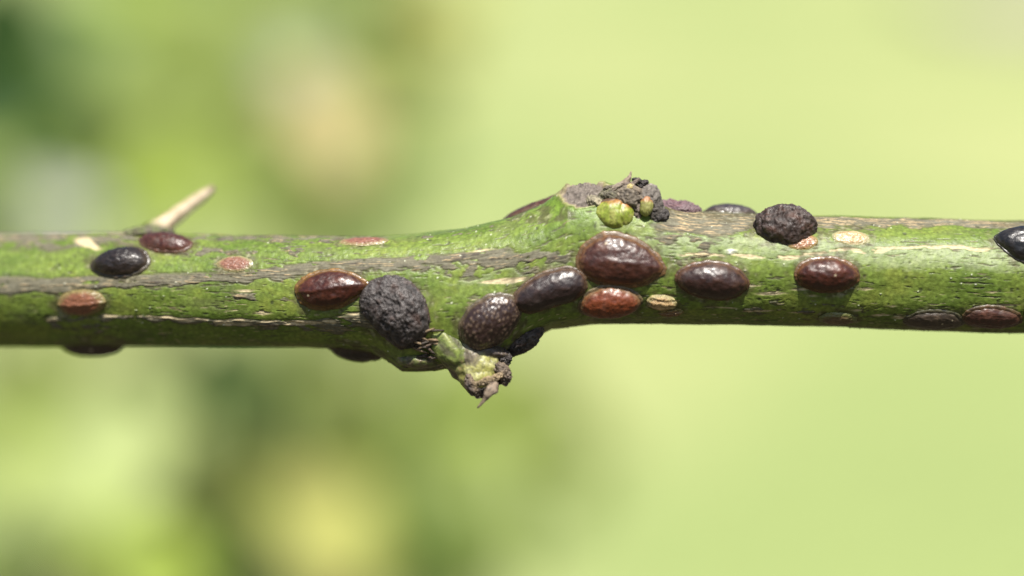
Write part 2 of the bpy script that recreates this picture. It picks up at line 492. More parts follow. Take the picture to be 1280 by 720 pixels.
def fuse(name, parts, mat, gl, voxel=0.020, smooth=5, amp=0.010, fr=9.0, fine_amp=0.006, creases=0.0, parent=branch, tintn=0.35):
    """grow several lumps together into one continuous woody piece; each keeps its pigment"""
    from mathutils.kdtree import KDTree
    vs, fs, cs, n = [], [], [], 0
    for o in parts:
        me = o.data; k = len(me.vertices)
        co = np.empty(k * 3, dtype=np.float32); me.vertices.foreach_get('co', co); co = co.reshape(-1, 3)
        ml = np.array(o.matrix_basis); co = co @ ml[:3, :3].T + ml[:3, 3]
        cc = np.empty(k * 4, dtype=np.float32); me.attributes['pigment'].data.foreach_get('color', cc)
        vs.append(co); cs.append(cc.reshape(-1, 4)[:, :3])
        fs += [tuple(v + n for v in p.vertices) for p in me.polygons]; n += k
        bpy.data.objects.remove(o)
    vs = np.concatenate(vs); cs = np.concatenate(cs)
    tm = bpy.data.meshes.new('lump'); tm.from_pydata(vs.tolist(), [], fs); tm.validate()
    to = bpy.data.objects.new('lump', tm); COL.objects.link(to)
    r = to.modifiers.new('remesh', 'REMESH'); r.mode = 'VOXEL'; r.voxel_size = voxel
    sm_ = to.modifiers.new('smooth', 'SMOOTH'); sm_.factor = 0.5; sm_.iterations = smooth
    ss_ = to.modifiers.new('sub', 'SUBSURF'); ss_.levels = 1; ss_.render_levels = 1
    dg = bpy.context.evaluated_depsgraph_get()
    me = bpy.data.meshes.new_from_object(to.evaluated_get(dg))
    bpy.data.objects.remove(to)
    k = len(me.vertices)
    V = np.empty(k * 3, dtype=np.float32); me.vertices.foreach_get('co', V); V = V.reshape(-1, 3)
    Nn = np.empty(k * 3, dtype=np.float32); me.vertex_normals.foreach_get('vector', Nn); Nn = Nn.reshape(-1, 3)
    F = np.empty(len(me.loops), dtype=np.int32); me.loops.foreach_get('vertex_index', F); F = F.reshape(-1, 4)
    bpy.data.meshes.remove(me)
    kd = KDTree(len(vs))
    for q_, v in enumerate(vs.tolist()): kd.insert(v, q_)
    kd.balance()
    C = np.empty((k, 3), dtype=np.float32)
    for q_, v in enumerate(V.tolist()):
        f_ = kd.find_n(v, 10)
        C[q_] = cs[[x[1] for x in f_]].mean(0)
    a_ = fbm(V * fr, 4); b_ = fbm(V * fr * 3.2 + 9, 3); c_ = 1 - np.abs(fbm(V * fr * 0.9 + 21, 3)) * 2.6
    V = V + Nn * (amp * a_ + fine_amp * b_ - creases * np.clip(c_, 0, 1) ** 4)[:, None]
    C = C * (1 + tintn * a_ * 2 + tintn * b_ * 1.5)[:, None]
    C = mixc(C, (0.035, 0.028, 0.022), 0.55 * np.clip(c_, 0, 1) ** 6)
    return make_mesh(name, V, F, C, gl, mat, parent)

def two_tone_u(a, b):
    def fn(u, n):
        C = np.empty((len(u), 3), dtype=np.float32); C[:] = a
        return mixc(C, b, sm(-0.15, 0.3, n))
    return fn

GREEN_S = (0.135, 0.185, 0.036)
# ---- upper node: cut scar, saddle and bud knobs grown into the swelling
def scar_col(D, n1, n2):
    C = np.empty(D.shape, dtype=np.float32); C[:] = (0.185, 0.155, 0.13)
    C = mixc(C, (0.10, 0.08, 0.068), sm(-0.1, 0.4, fbm(D * 5 + 3, 4)))
    return mixc(C, (0.33, 0.25, 0.16), sm(-0.45, -0.75, D[..., 2] + 0.2 * n1))
def flank_col(D, n1, n2):
    C = np.empty(D.shape, dtype=np.float32); C[:] = GREEN_S
    return mixc(C, (0.24, 0.22, 0.12), sm(0.2, 0.6, n1 + 0.4 * D[..., 0]))
up = [blob('lump', 744, 254, 15, 9, 16, rot=-32, w=0.44, amp=0.12, freq=2.5, colour=(0.24, 0.21, 0.14), seed=32),
      blob('lump', 766, 243, 20, 11, 18, rot=12, w=0.44, amp=0.18, freq=2.6, colour=two_tone((0.16, 0.15, 0.085), (0.09, 0.075, 0.055), 0.3, 5), seed=33),
      blob('lump', 786, 246, 20, 18, 18, rot=0, w=0.50, amp=0.16, freq=2.6, colour=two_tone((0.22, 0.18, 0.13), (0.10, 0.08, 0.06), 0.3, 5), seed=34),
      blob('lump', 812, 246, 15, 17, 17, rot=14, w=0.48, amp=0.08, freq=2.4, colour=two_tone((0.19, 0.165, 0.14), (0.10, 0.085, 0.072), 0.35, 6), seed=35),
      blob('lump', 818, 262, 12, 15, 14, rot=-10, w=0.48, amp=0.14, freq=2.6, colour=two_tone((0.11, 0.095, 0.08), (0.05, 0.042, 0.036), 0.35, 6), seed=36),
      blob('lump', 797, 264, 8, 16, 12, rot=-4, w=0.50, amp=0.14, freq=2.6, colour=(0.11, 0.085, 0.065), seed=37),
      blob('lump', 825, 272, 14, 8, 14, rot=35, w=0.46, amp=0.2, freq=3, colour=(0.045, 0.038, 0.034), seed=38)]
fuse('spur', up, M_DULL, 0.72, voxel=0.022, smooth=7, amp=0.026, fr=9, fine_amp=0.018, creases=0.016)
def bud_crease(Q):
    # two overlapping bud scales: a shallow seam curves down the face
    k = Q[..., 0] - 0.25 - 0.35 * Q[..., 2] ** 2
    sc_ = 1 - 0.045 * np.exp(-(k / 0.07) ** 2) + 0.03 * sm(-0.02, -0.12, k)
    return Q * sc_[..., None]
def upper_bud_col(D, n1, n2):
    C = np.empty(D.shape, dtype=np.float32); C[:] = (0.20, 0.25, 0.030)
    C = mixc(C, (0.31, 0.32, 0.075), sm(-0.1, 0.4, fbm(D * 3 + 4, 3)))
    C = mixc(C, (0.14, 0.135, 0.035), sm(0.05, 0.4, fbm(D * 6 + 14, 3)) * 0.8)
    C = mixc(C, (0.13, 0.09, 0.04), sm(0.25, 0.45, fbm(D * 11 + 34, 2)) * 0.7)
    C = mixc(C, (0.30, 0.12, 0.035), sm(0.45, 0.75, D[..., 2] + 0.35 * n1 + 0.25 * D[..., 0]) * 0.9)
    return mixc(C, (0.10, 0.062, 0.04), sm(0.70, 0.85, D[..., 2] + 0.4 * n1))
blob('bud', 769, 269, 24, 22, 18, rot=4, w=0.53, amp=0.10, freq=1.7, colour=upper_bud_col, gl=0.42, mat=M_BUD, seed=3, shape=bud_crease, nu=90, nv=130)
def small_bud_col(D, n1, n2):
    C = np.empty(D.shape, dtype=np.float32); C[:] = (0.25, 0.25, 0.07)
    C = mixc(C, (0.15, 0.12, 0.06), sm(0.0, 0.5, fbm(D * 5 + 14, 3)))
    return mixc(C, (0.30, 0.14, 0.06), sm(0.3, 0.7, D[..., 2] + 0.3 * n1))
blob('bud', 808, 258, 8, 12, 8, rot=-8, w=0.62, amp=0.14, freq=2, colour=small_bud_col, gl=0.5, mat=M_BUD, seed=6, nu=50, nv=70, shape=bud_crease)
blob('bud_scale', 788, 234, 6, 4.5, 5, rot=30, w=0.60, amp=0.25, freq=2.5, colour=(0.40, 0.32, 0.13), gl=0.55, seed=7, nu=40, nv=60)
for (x_, y_, a_, b_, r_) in ((797, 226, 7, 3.5, -20), (805, 229, 6, 4, 25), (801, 233, 5, 3, 0), (828, 267, 6, 4, 50), (818, 277, 7, 4, 20), (760, 235, 6, 3, 20), (773, 238, 5, 3.5, -30)):
    blob('bark_crumb', x_, y_, a_, b_, 6, rot=r_, w=0.52, amp=0.35, freq=2.6, colour=(0.035, 0.029, 0.026) if x_ > 790 else (0.12, 0.10, 0.07), gl=0.7, seed=int(x_), nu=40, nv=60)
spike('spine', [(772, 243, 0.50, 7), (780, 231, 0.52, 5.5), (787, 222, 0.52, 2.5), (789, 214, 0.52, 0.6)], (0.22, 0.165, 0.12), 0.7, amp=0.2, seed=1)
spike('spine', [(780, 232, 0.56, 3), (794, 229, 0.60, 3.0), (799, 222, 0.58, 1.0)], (0.12, 0.09, 0.07), 0.7, amp=0.25, seed=2)

spike('spine', [(764, 240, 0.56, 3), (772, 232, 0.60, 3.2), (779, 228, 0.60, 1.2)], (0.26, 0.21, 0.16), 0.7, amp=0.3, seed=22, flat=0.5)
spike('spine', [(800, 240, 0.62, 4), (793, 236, 0.64, 3.5), (789, 228, 0.62, 1.0)], (0.18, 0.14, 0.10), 0.7, amp=0.3, seed=23, flat=0.5)
# ---- lower node: petiole base, folds and torn stub grown into the wedge
def petiole_col(u, n):
    C = np.empty((len(u), 3), dtype=np.float32); C[:] = (0.145, 0.19, 0.038)
    C = mixc(C, (0.22, 0.235, 0.075), sm(0.0, 0.35, n))
    C = mixc(C, (0.085, 0.072, 0.05), sm(0.0, 0.3, -n) * 0.8)
    return mixc(C, (0.30, 0.17, 0.11), sm(0.78, 0.95, u + 0.3 * n))
def stub_col(u, n):
    C = np.empty((len(u), 3), dtype=np.float32); C[:] = (0.26, 0.25, 0.06)
    C = mixc(C, (0.36, 0.35, 0.15), sm(0.0, 0.35, n))
    C = mixc(C, (0.12, 0.10, 0.065), sm(0.45, 0.15, u + 0.5 * n))
    return mixc(C, (0.075, 0.055, 0.045), sm(0.78, 0.9, u + 0.22 * n))
lo = [spike('lump', [(540, 408, 0.22, 22), (553, 424, 0.38, 25), (568, 440, 0.46, 20), (578, 452, 0.48, 13), (584, 458, 0.48, 5)], petiole_col, amp=0.08, seed=13, nv=60, sub=24),
      spike('lump', [(575, 425, 0.26, 34), (590, 448, 0.36, 31), (601, 466, 0.42, 28), (609, 480, 0.44, 26), (613, 487, 0.44, 16)], stub_col, amp=0.13, flat=0.8, seed=4, nv=60, sub=24),
      blob('lump', 522, 450, 28, 11, 20, rot=-4, w=0.30, amp=0.12, freq=2.4, colour=two_tone((0.11, 0.14, 0.035), (0.12, 0.09, 0.055), 0.25, 4), seed=18),
      blob('lump', 577, 459, 16, 22, 20, rot=38, w=0.26, amp=0.14, freq=2.6, colour=two_tone((0.12, 0.11, 0.055), (0.08, 0.062, 0.045), 0.25, 4), seed=19),
      blob('lump', 604, 437, 34, 10, 22, rot=-12, w=0.38, amp=0.16, freq=3, colour=(0.075, 0.058, 0.045), seed=21),
      blob('lump', 590, 446, 12, 16, 14, rot=20, w=0.50, amp=0.14, freq=2.6, colour=(0.15, 0.125, 0.085), seed=42)]
fuse('spur', lo, M_BUD, 0.5, voxel=0.020, smooth=6, amp=0.010, fr=6, fine_amp=0.005, creases=0.004, tintn=0.3)
LIP = (0.045, 0.032, 0.024)
tip_ = [spike('lump', [(585, 468, 0.62, 5), (587, 479, 0.66, 7), (593, 489, 0.66, 7), (601, 496, 0.60, 4)], two_tone_u((0.14, 0.10, 0.065), LIP), amp=0.25, seed=14, flat=0.8),
        spike('lump', [(620, 456, 0.56, 6), (629, 463, 0.60, 9), (633, 472, 0.58, 8), (629, 481, 0.54, 5)], two_tone_u((0.13, 0.095, 0.065), LIP), amp=0.25, seed=15, flat=0.8),
        spike('lump', [(592, 482, 0.68, 4), (602, 478, 0.73, 4.5), (616, 473, 0.73, 4.5), (628, 468, 0.66, 4)], two_tone_u((0.27, 0.20, 0.11), (0.13, 0.09, 0.055)), amp=0.3, seed=16, flat=0.7),
        blob('lump', 608, 487, 16, 9, 9, rot=24, w=0.54, amp=0.25, freq=2.6, colour=(0.03, 0.022, 0.017), seed=17)]
fuse('torn_tip', tip_, M_DULL, 0.62, voxel=0.014, smooth=3, amp=0.026, fr=13, fine_amp=0.016, creases=0.020, tintn=0.4)
spike('curled_fibre', [(621, 478, 0.72, 2.5), (616, 485, 0.78, 7), (610, 492, 0.80, 5.5), (606, 499, 0.78, 2.4), (601, 505, 0.76, 1.8), (597, 510, 0.74, 1.0)], two_tone_u((0.24, 0.18, 0.125), (0.09, 0.065, 0.045)), 0.6, amp=0.35, flat=0.35, seed=5)
blob('bark_crumb', 628, 447, 13, 11, 11, rot=-35, w=0.40, amp=0.3, freq=2.6, colour=(0.04, 0.032, 0.029), gl=0.6, seed=20, crease=0.1)

# torn fibres below the big wrinkled scale
rnd = random.Random(5)
for k in range(26):
    x0 = 522 + rnd.uniform(0, 26); y0 = 412 + rnd.uniform(0, 36)
    _, _, b, _ = locate(x0, y0)
    L_ = rnd.uniform(10, 22); a_ = rnd.uniform(-0.5, 0.9)
    w_ = b[1] + rnd.uniform(0.02, 0.06)
    c_ = rnd.choice([(0.20, 0.14, 0.08), (0.09, 0.06, 0.04), (0.05, 0.036, 0.026)])
    spike('torn_fibre', [(x0 - L_ * 0.5, y0 - L_ * 0.5 * a_, w_ - 0.05, 1.2), (x0, y0, w_ + 0.03, 1.7), (x0 + L_ * 0.5, y0 + L_ * 0.4 * a_, w_ - 0.04, 0.7)], c_, 0.7, amp=0.2, seed=30 + k, nv=7, sub=4)

# ------------------------------------------------------------------ scale insects
NP, NPH = 64, 150
PSI = np.linspace(0.002, math.radians(104), NP)
PHI = np.linspace(0, 2 * math.pi, NPH, endpoint=False)
SPS, SPH = np.meshgrid(PSI, PHI, indexing='ij')
SHELL_F = grid_faces(NP, NPH, True)

RING = np.zeros_like(GX)
def residue(px, py, a, b, tilt, seed):
    """grime and waxy residue left on the bark along the margin of a scale"""
    global RING
    m = (np.abs(PXg - px) < a * 2) & (np.abs(PYg - py) < a * 2)
    c_, s_ = math.cos(math.radians(tilt)), math.sin(math.radians(tilt))
    x, y = PXg[m] - px, -(PYg[m] - py)
    d = np.hypot((x * c_ + y * s_) / (a + 3), (-x * s_ + y * c_) / (b + 3)) + 0.28 * fine[m] + 0.22 * wob[m]
    RING[m] = np.maximum(RING[m], sm(1.30, 1.02, d))

def insect(label, px, py, a, b, H, tilt=0.0, kind='gloss', th=None, col=(0.06, 0.02, 0.012), rim=(0.2, 0.09, 0.03), rimw=3.0, tip=(0, 0), egg=0.0, seed=0, gl=0.3, group='scale insects on the twig', lump=0.0, wf=1.0, wa=1.0, keel=0.0, lean=0.75, vshift=0.0):
    """a, b = half length and half width, H = height of the dome, all in photograph pixels; tilt in degrees, positive = right end up"""
    if th is None:
        xc, tc, P0, N0 = locate(px, py)
    else:
        xc, tc = px, math.radians(th)
        i = np.argmin(abs(gx - xc)); j = np.argmin(abs(gt - tc))
        P0, N0 = BASE[i, j], NRM[i, j]
    rpx = (np.interp(xc, BOTX, BOTY) - np.interp(xc, TOPX, TOPY)) / 2
    cT, sT = math.cos(math.radians(tilt)), math.sin(math.radians(tilt))
    w0 = P0[1]; s = (CAM_D - w0) / CAM_D / 100
    ax = np.array([1.0, 0, 0]) - N0 * N0[0]; ax /= np.linalg.norm(ax)
    ay = np.cross(N0, ax)
    R = np.array([ax * cT + ay * sT, -ax * sT + ay * cT, N0])          # rows: local x, y, z in the branch frame
    M = Matrix(((R[0][0], R[1][0], R[2][0], P0[0]), (R[0][1], R[1][1], R[2][1], P0[1]), (R[0][2], R[1][2], R[2][2], P0[2]), (0, 0, 0, 1)))
    e = empty('scale_insect', label, 'scale insect', None, group, FRAME @ M)
    cx_, cy_ = proj(P0)
    residue(cx_, cy_, a, b * max(0.25, N0[1]) + 0.15 * H, tilt, seed)
    def wrap(l, m, hgt):
        """lay local pixels (l along, m across, hgt off the bark) on the twig; result in local units"""
        x = xc + l * cT - m * sT
        tt = tc + (l * sT + m * cT) / rpx
        Q = stem_surface(x, tt)
        d = 1e-2
        n = np.cross(stem_surface(x + 1, tt) - Q, stem_surface(x, tt + d) - Q)
        n /= np.linalg.norm(n, axis=-1)[..., None]
        n *= np.sign((n * N0).sum(-1))[..., None]
        n = n * (1 - lean) + N0 * lean
        n /= np.linalg.norm(n, axis=-1)[..., None]
        Q = Q + n * (hgt * s)[..., None]
        return (Q - P0) @ R.T
    H = H * 0.9
    sp = np.sin(SPS); cp = np.cos(SPS); rho0 = sp ** 3
    shp = np.sign(cp) * np.abs(cp) ** (1.0 if kind != 'flat' else 1.25)
    l = a * sp * np.cos(SPH); m = b * sp * np.sin(SPH)
    u = l / a
    wv = fbm(np.stack([np.cos(SPH) * 1.3, np.sin(SPH) * 1.3, 0 * SPH], -1) + seed * 2.3, 3) * 0.09
    m = m * (1 + egg * u) * (1 - tip[0] * np.clip(-u, 0, 1) ** 2.5) * (1 - tip[1] * np.clip(u, 0, 1) ** 2.5)
    l = l * (1 + wv * rho0); m = m * (1 + wv * rho0)
    hg = H * shp
    D = np.stack([u, m / b, hg / max(H, 1)], -1)
    Np = np.stack([D[..., 0], D[..., 1], np.abs(cp) * 1.0], -1)
    sc = np.stack([l, m, hg], -1) / 100
    n1 = fbm(D * 2.2 + seed * 1.7, 4)
    q = 0
    if kind in ('gloss', 'pebble'): col = tuple(0.78 * np.array(col))
    C = np.empty(l.shape + (3,), dtype=np.float32); C[:] = col
    g = np.full(l.shape, gl, dtype=np.float32)
    rho = np.where(SPS < math.pi / 2, sp, 1.0)
    if kind == 'gloss':
        dim, dv = cells(sc * 17 + seed, seed)
        q = 1.1 * n1 + 0.35 * fbm(sc * 7 + seed, 3) + keel * np.exp(-(m / (0.16 * b)) ** 2) + 0.5 * (dim - 0.5) + 0.35 * np.cos(u * 20) * np.abs(m / b) * rho
        C = C * (0.75 + 0.5 * sm(0.1, 0.8, dim))[..., None]
        C = mixc(C, np.array(col) * 2.2 + np.array([0.02, 0.012, 0.006]), sm(0.05, 0.5, n1) * 0.6)
        C = mixc(C, rim, sm(0.84, 1.0, rho + 0.12 * fbm(D * 7 + seed, 2)) * 0.6)
        dust = sm(0.02, 0.45, fbm(sc * 6 + seed, 4) + 0.25 * (rho - 0.6))
        C = mixc(C, (0.17, 0.125, 0.085), dust * 0.07)
        g = g + 0.05 + 0.16 * dust + 0.10 * fbm(sc * 14 + seed, 2)
        pale = (cv_s := cells(sc * 9 + seed * 2.0, seed + 40))
        C = mixc(C, (0.4, 0.33, 0.22), sm(0.16, 0.1, pale[0]) * (pale[1] > 0.90))
    elif kind == 'pebble':
        dim, dv = cells(sc * 24 + seed, seed)
        q = 1.4 * n1 + 1.1 * (0.5 - dim)
        C = mixc(C, (0.20, 0.135, 0.09), sm(0.50, 0.20, dim) * (0.35 + 0.65 * dv) * 0.75)
        C = mixc(C, rim, sm(0.9, 1.0, rho) * 0.5)
    elif kind == 'wrinkle':
        w1 = 1 - np.abs(fbm(sc * 5.0 * wf + n1[..., None] * 0.6 + seed * 3, 4)) * 2.4
        w2 = 1 - np.abs(fbm(sc * 11.0 * wf + seed * 7, 3)) * 2.4
        q = lump * n1 * 3 + wa * (3.2 * w1 + 1.8 * w2 - 3)
        C = C * (0.7 + 0.7 * sm(0.2, 1, w2))[..., None]
        C = mixc(C, (0.12, 0.10, 0.09), sm(0.6, 1.0, w1) * 0.35 + 0.2 * sm(0.65, 1, w2))
        C = mixc(C, np.array(col) * 1.0 + np.array([0.05, 0.018, 0.008]), sm(0.0, 0.5, fbm(D * 3 + seed, 3)) * 0.6)
        g = g + 0.25 * sm(0.9, 0.2, w1)
    elif kind in ('flat', 'husk'):
        an = np.arctan2(m / b, u)
        ribs = np.cos(an * 26 + 2 * n1)
        cross = np.cos(u * 15)
        fb = fbm(D * 5 + seed, 3)
        ribs = ribs * (0.5 + fb); cross = cross * (0.4 + fb)
        q = 1.0 * n1 + 0.5 * fb + 0.2 * ribs * sm(0.5, 0.9, rho) + 0.3 * cross * sm(0.8, 0.2, np.abs(m / b)) + keel * np.exp(-(m / (0.14 * b)) ** 2)
        C = mixc(C, np.array(col) * 0.6, sm(0.1, 0.6, ribs) * sm(0.45, 0.8, rho) * 0.45)
        C = mixc(C, np.array(col) * 0.55, sm(0.0, 0.45, fb) * 0.35)
        C = mixc(C, np.array(col) * 1.5, sm(0.0, 0.5, n1) * 0.6)
        C = mixc(C, 0.5 * np.array(rim) + 0.5 * np.array((0.15, 0.19, 0.045)), sm(0.60, 0.98, rho + 0.2 * fb) * 0.85)
        if kind == 'husk':
            q = 0.8 * fbm(D * 2.5 + seed, 3) + 0.6 * np.sin(m / b * 11 + 3 * n1) * sm(1.0, 0.7, np.abs(u)) + 0.8 * n1
            C = C * (0.75 + 0.4 * sm(-0.3, 0.4, fbm(D * 5 + seed, 3)))[..., None] * (0.92 + 0.13 * np.sin(m / b * 11 + 3 * n1))[..., None]
    amp_ = sm(104, 80, np.degrees(SPS)) + 0.3
    k = q * amp_
    l2 = l + k * D[..., 0] * 0.7; m2 = m + k * D[..., 1] * 0.7; h2 = hg + k * np.abs(cp)
    mat = {'gloss': M_SHELL, 'pebble': M_SHELL, 'wrinkle': M_DULL, 'flat': M_SHELL, 'husk': M_DULL}[kind]
    V = wrap(l2, m2, h2 + vshift)
    make_mesh('shell', V.reshape(-1, 3), SHELL_F, C.reshape(-1, 3), g.reshape(-1), mat, e, Matrix.Identity(4))
    rimw = rimw * 1.15
    if rimw > 0 and kind != 'flat':
        r_ = np.linspace(0.90, 1 + rimw / b, 7)
        RR, PP = np.meshgrid(r_, PHI, indexing='ij')
        l = a * np.cos(PP) * (1 + (RR - 1) * b / a); m = b * RR * np.sin(PP)
        u = np.clip(l / a, -1, 1)
        wv = fbm(np.stack([np.cos(PP) * 1.3, np.sin(PP) * 1.3, 0 * PP], -1) + seed * 2.3, 3) * 0.09
        l = l * (1 + wv); m = m * (1 + wv)
        m = m * (1 + egg * u) * (1 - tip[0] * np.clip(-u, 0, 1) ** 2.5) * (1 - tip[1] * np.clip(u, 0, 1) ** 2.5)
        rg = fbm(np.stack([np.cos(PP) * 6, np.sin(PP) * 6, RR * 4], -1) + seed, 3)
        l = l * (1 + 0.02 * rg * (RR > 1)); m = m * (1 + 0.05 * rg * (RR > 1))
        out = (RR - 1) / (rimw / b)
        hh = 2.4 - 1.2 * np.clip(out, 0, 1) - 4 * sm(0.8, 1.0, out) + 0.7 * rg
        C = np.empty(l.shape + (3,), dtype=np.float32); C[:] = 0.6 * np.array(rim) + 0.3 * np.array(col)
        C = mixc(C, 0.6 * np.array(rim) + 0.4 * np.array((0.10, 0.11, 0.03)), np.clip(out, 0, 1))
        C = C * 0.8; C = mixc(C, np.array(rim) * 1.1, sm(0.1, 0.5, rg))
        C = mixc(C, np.array(rim) * 0.35, sm(0.0, 0.4, -rg))
        make_mesh('rim', wrap(l, m, hh).reshape(-1, 3), grid_faces(7, NPH, True), C.reshape(-1, 3), 0.45, M_SHELL, e, Matrix.Identity(4))
    return e

RED = (0.050, 0.015, 0.009); BROWN = (0.040, 0.016, 0.012); PURP = (0.030, 0.017, 0.016); BLK = (0.016, 0.012, 0.011)
OR = (0.17, 0.085, 0.028); DK = (0.05, 0.03, 0.02)
insect('blurred glossy black oval scale just below the thorn, tilted up to the right', 152, 328, 34, 19, 19, 9, 'gloss', col=(0.016, 0.010, 0.008), rim=(0.06, 0.04, 0.025), egg=0.1, seed=1, gl=0.35)
insect('dark red glossy scale touching the foot of the pale thorn', 208, 303, 32, 17, 13, -7, 'gloss', col=(0.060, 0.016, 0.009), rim=(0.12, 0.05, 0.03), seed=2, gl=0.35, rimw=2)
insect('orange brown ribbed scale low on the blurred left end of the twig', 102, 379, 30, 17, 10, 3, 'flat', col=(0.17, 0.066, 0.032), rim=(0.20, 0.11, 0.06), seed=3, gl=0.42, keel=1.0)
insect('dark scale hanging under the far left of the twig, seen as a flat bulge', 115, 434, 38, 22, 16, 0, 'gloss', th=-94, col=(0.020, 0.010, 0.008), rim=DK, seed=4)
insect('small flat pinkish brown young scale right of the thorn', 294, 330, 23, 12, 3.2, 2, 'flat', col=(0.19, 0.085, 0.055), rim=(0.30, 0.24, 0.13), seed=5, gl=0.4, rimw=2.5, tip=(0.35, 0.1))
insect('flat reddish young scale lying along the upper edge of the twig, left of the swelling', 457, 297, 31, 12, 4, 0, 'flat', th=62, col=(0.20, 0.085, 0.055), rim=(0.30, 0.22, 0.12), seed=6, gl=0.4, rimw=2)
insect('red brown glossy scale with an orange margin, left of the large black wrinkled one', 415, 361, 43, 22, 17, 7, 'gloss', col=(0.050, 0.011, 0.005), rim=(0.20, 0.10, 0.022), egg=-0.12, tip=(0, 0.35), seed=7, gl=0.34, rimw=3.5, keel=1.2)
insect('large round matte black wrinkled scale at the left of the lower bud', 493, 388, 45, 34, 18, -24, 'wrinkle', col=(0.026, 0.021, 0.020), rim=(0.05, 0.035, 0.025), seed=8, gl=0.38, rimw=0, lump=0.7, wf=1.75, wa=0.75)
insect('dark scale under the twig below the large black wrinkled one', 446, 437, 32, 18, 16, -14, 'gloss', th=-96, col=(0.014, 0.010, 0.009), rim=DK, seed=9)
insect('round purple brown pebbled scale directly above the torn stub', 612, 404, 37, 25, 19, 6, 'pebble', col=(0.034, 0.017, 0.014), rim=(0.13, 0.10, 0.06), seed=10, gl=0.34, rimw=2)
insect('long dark purple scale left of the two touching brown and orange ones', 688, 363, 46, 21, 18, 3, 'gloss', col=(0.022, 0.011, 0.010), rim=(0.11, 0.06, 0.03), seed=11, gl=0.35, rimw=2.5, egg=0.05)
insect('largest glossy brown scale right below the upper green bud', 776, 328, 51, 24, 16, -5, 'gloss', col=(0.046, 0.012, 0.006), rim=(0.17, 0.085, 0.03), seed=12, gl=0.36, rimw=4, keel=0.8, egg=-0.04)
insect('bright orange brown glossy scale under the largest brown one', 763, 378, 37, 22, 20, 0, 'gloss', col=(0.150, 0.034, 0.010), rim=(0.16, 0.12, 0.06), seed=13, gl=0.35, rimw=3, egg=-0.05)
insect('small tan empty scale husk with splitting ridges', 827, 378, 19, 11, 9, -6, 'husk', col=(0.38, 0.25, 0.11), rim=(0.42, 0.32, 0.18), seed=14, gl=0.5, rimw=0, keel=1.5, group='husks on the twig')
insect('brown flake of a broken scale husk below the tan husk', 838, 390, 16, 7, 5, 8, 'husk', col=(0.20, 0.11, 0.045), rim=(0.22, 0.13, 0.05), seed=15, gl=0.55, rimw=0, group='husks on the twig')
insect('dark purplish brown scale right of the tan husk', 891, 351, 43, 23, 20, -4, 'gloss', col=(0.030, 0.011, 0.008), rim=(0.11, 0.05, 0.025), seed=16, gl=0.34, rimw=2.5, egg=0.03)
insect('red brown glossy scale alone on the green bark below the flat tan one', 1033, 343, 37, 21, 19, 0, 'gloss', col=(0.050, 0.011, 0.005), rim=(0.15, 0.07, 0.025), seed=17, gl=0.35, rimw=3)
insect('black crumpled scale standing out above the upper edge of the twig', 975, 283, 40, 27, 34, -3, 'wrinkle', th=48, col=(0.030, 0.017, 0.013), rim=DK, seed=18, gl=0.34, rimw=0, lump=0.9, wf=0.8, tip=(0.3, 0.3), wa=0.85)
insect('flat reddish young scale half under the black crumpled one', 1003, 302, 20, 11, 3.2, 6, 'flat', col=(0.24, 0.115, 0.055), rim=(0.28, 0.15, 0.05), seed=19, gl=0.36, rimw=2)
insect('flat translucent tan young scale on the upper right of the twig', 1064, 297, 24, 12, 3.2, -2, 'flat', col=(0.36, 0.25, 0.12), rim=(0.33, 0.31, 0.19), seed=20, gl=0.4, rimw=3)
insect('black pointed scale cut off by the right edge of the picture', 1287, 305, 43, 27, 22, -10, 'gloss', col=(0.010, 0.009, 0.010), rim=(0.03, 0.025, 0.02), tip=(0.45, 0), seed=21, gl=0.3, rimw=2)
insect('flat dark olive brown scale on the lower edge, left of the red brown one', 1160, 403, 35, 17, 9, 2, 'gloss', th=-52, col=(0.050, 0.034, 0.022), rim=(0.06, 0.05, 0.03), seed=22, gl=0.42, rimw=3)
insect('flat dark red brown scale on the lower edge near the right end', 1230, 401, 36, 17, 10, -2, 'gloss', th=-46, col=(0.060, 0.022, 0.014), rim=(0.09, 0.045, 0.02), seed=23, gl=0.38, rimw=3)
insect('reddish scale at the lower right corner of the twig, mostly out of the picture', 1291, 396, 22, 14, 9, 0, 'gloss', th=-36, col=(0.055, 0.024, 0.016), rim=(0.09, 0.05, 0.025), seed=24, gl=0.4, rimw=2)
insect('small olive brown flat scale at the lower edge, right of the middle', 1042, 401, 24, 13, 7, 0, 'flat', th=-56, col=(0.10, 0.065, 0.030), rim=(0.09, 0.08, 0.03), seed=25, gl=0.42, rimw=2)
insect('dark red scale behind the upper edge, left of the grey cut scar', 668, 262, 40, 20, 14, 0, 'gloss', th=104, col=(0.060, 0.020, 0.014), rim=(0.10, 0.06, 0.03), seed=26, gl=0.36, rimw=2)
insect('purplish grey flaky scale on the upper edge, right of the node', 850, 262, 26, 16, 12, 0, 'wrinkle', th=84, col=(0.11, 0.065, 0.075), rim=DK, seed=27, gl=0.55, rimw=0, lump=0.4)
insect('smooth grey black scale behind the upper edge, left of the crumpled one', 915, 268, 33, 18, 14, 0, 'gloss', th=102, col=(0.035, 0.027, 0.030), rim=DK, seed=28, gl=0.4, rimw=2)
insect('black lumpy scale in the shade under the twig, right of the stub', 655, 418, 26, 17, 14, 30, 'wrinkle', th=-70, col=(0.022, 0.018, 0.017), rim=DK, seed=29, gl=0.5, rimw=0, lump=1.0, wa=0.5)
rm = RING.reshape(-1) * 0.75
rc = mixc(np.broadcast_to(np.array((0.070, 0.060, 0.028), dtype=np.float32), (rm.size, 3)).copy(), (0.27, 0.25, 0.16), sm(0.05, 0.4, fbm(P3 * 12 + 91, 3)).reshape(-1) * 0.8)
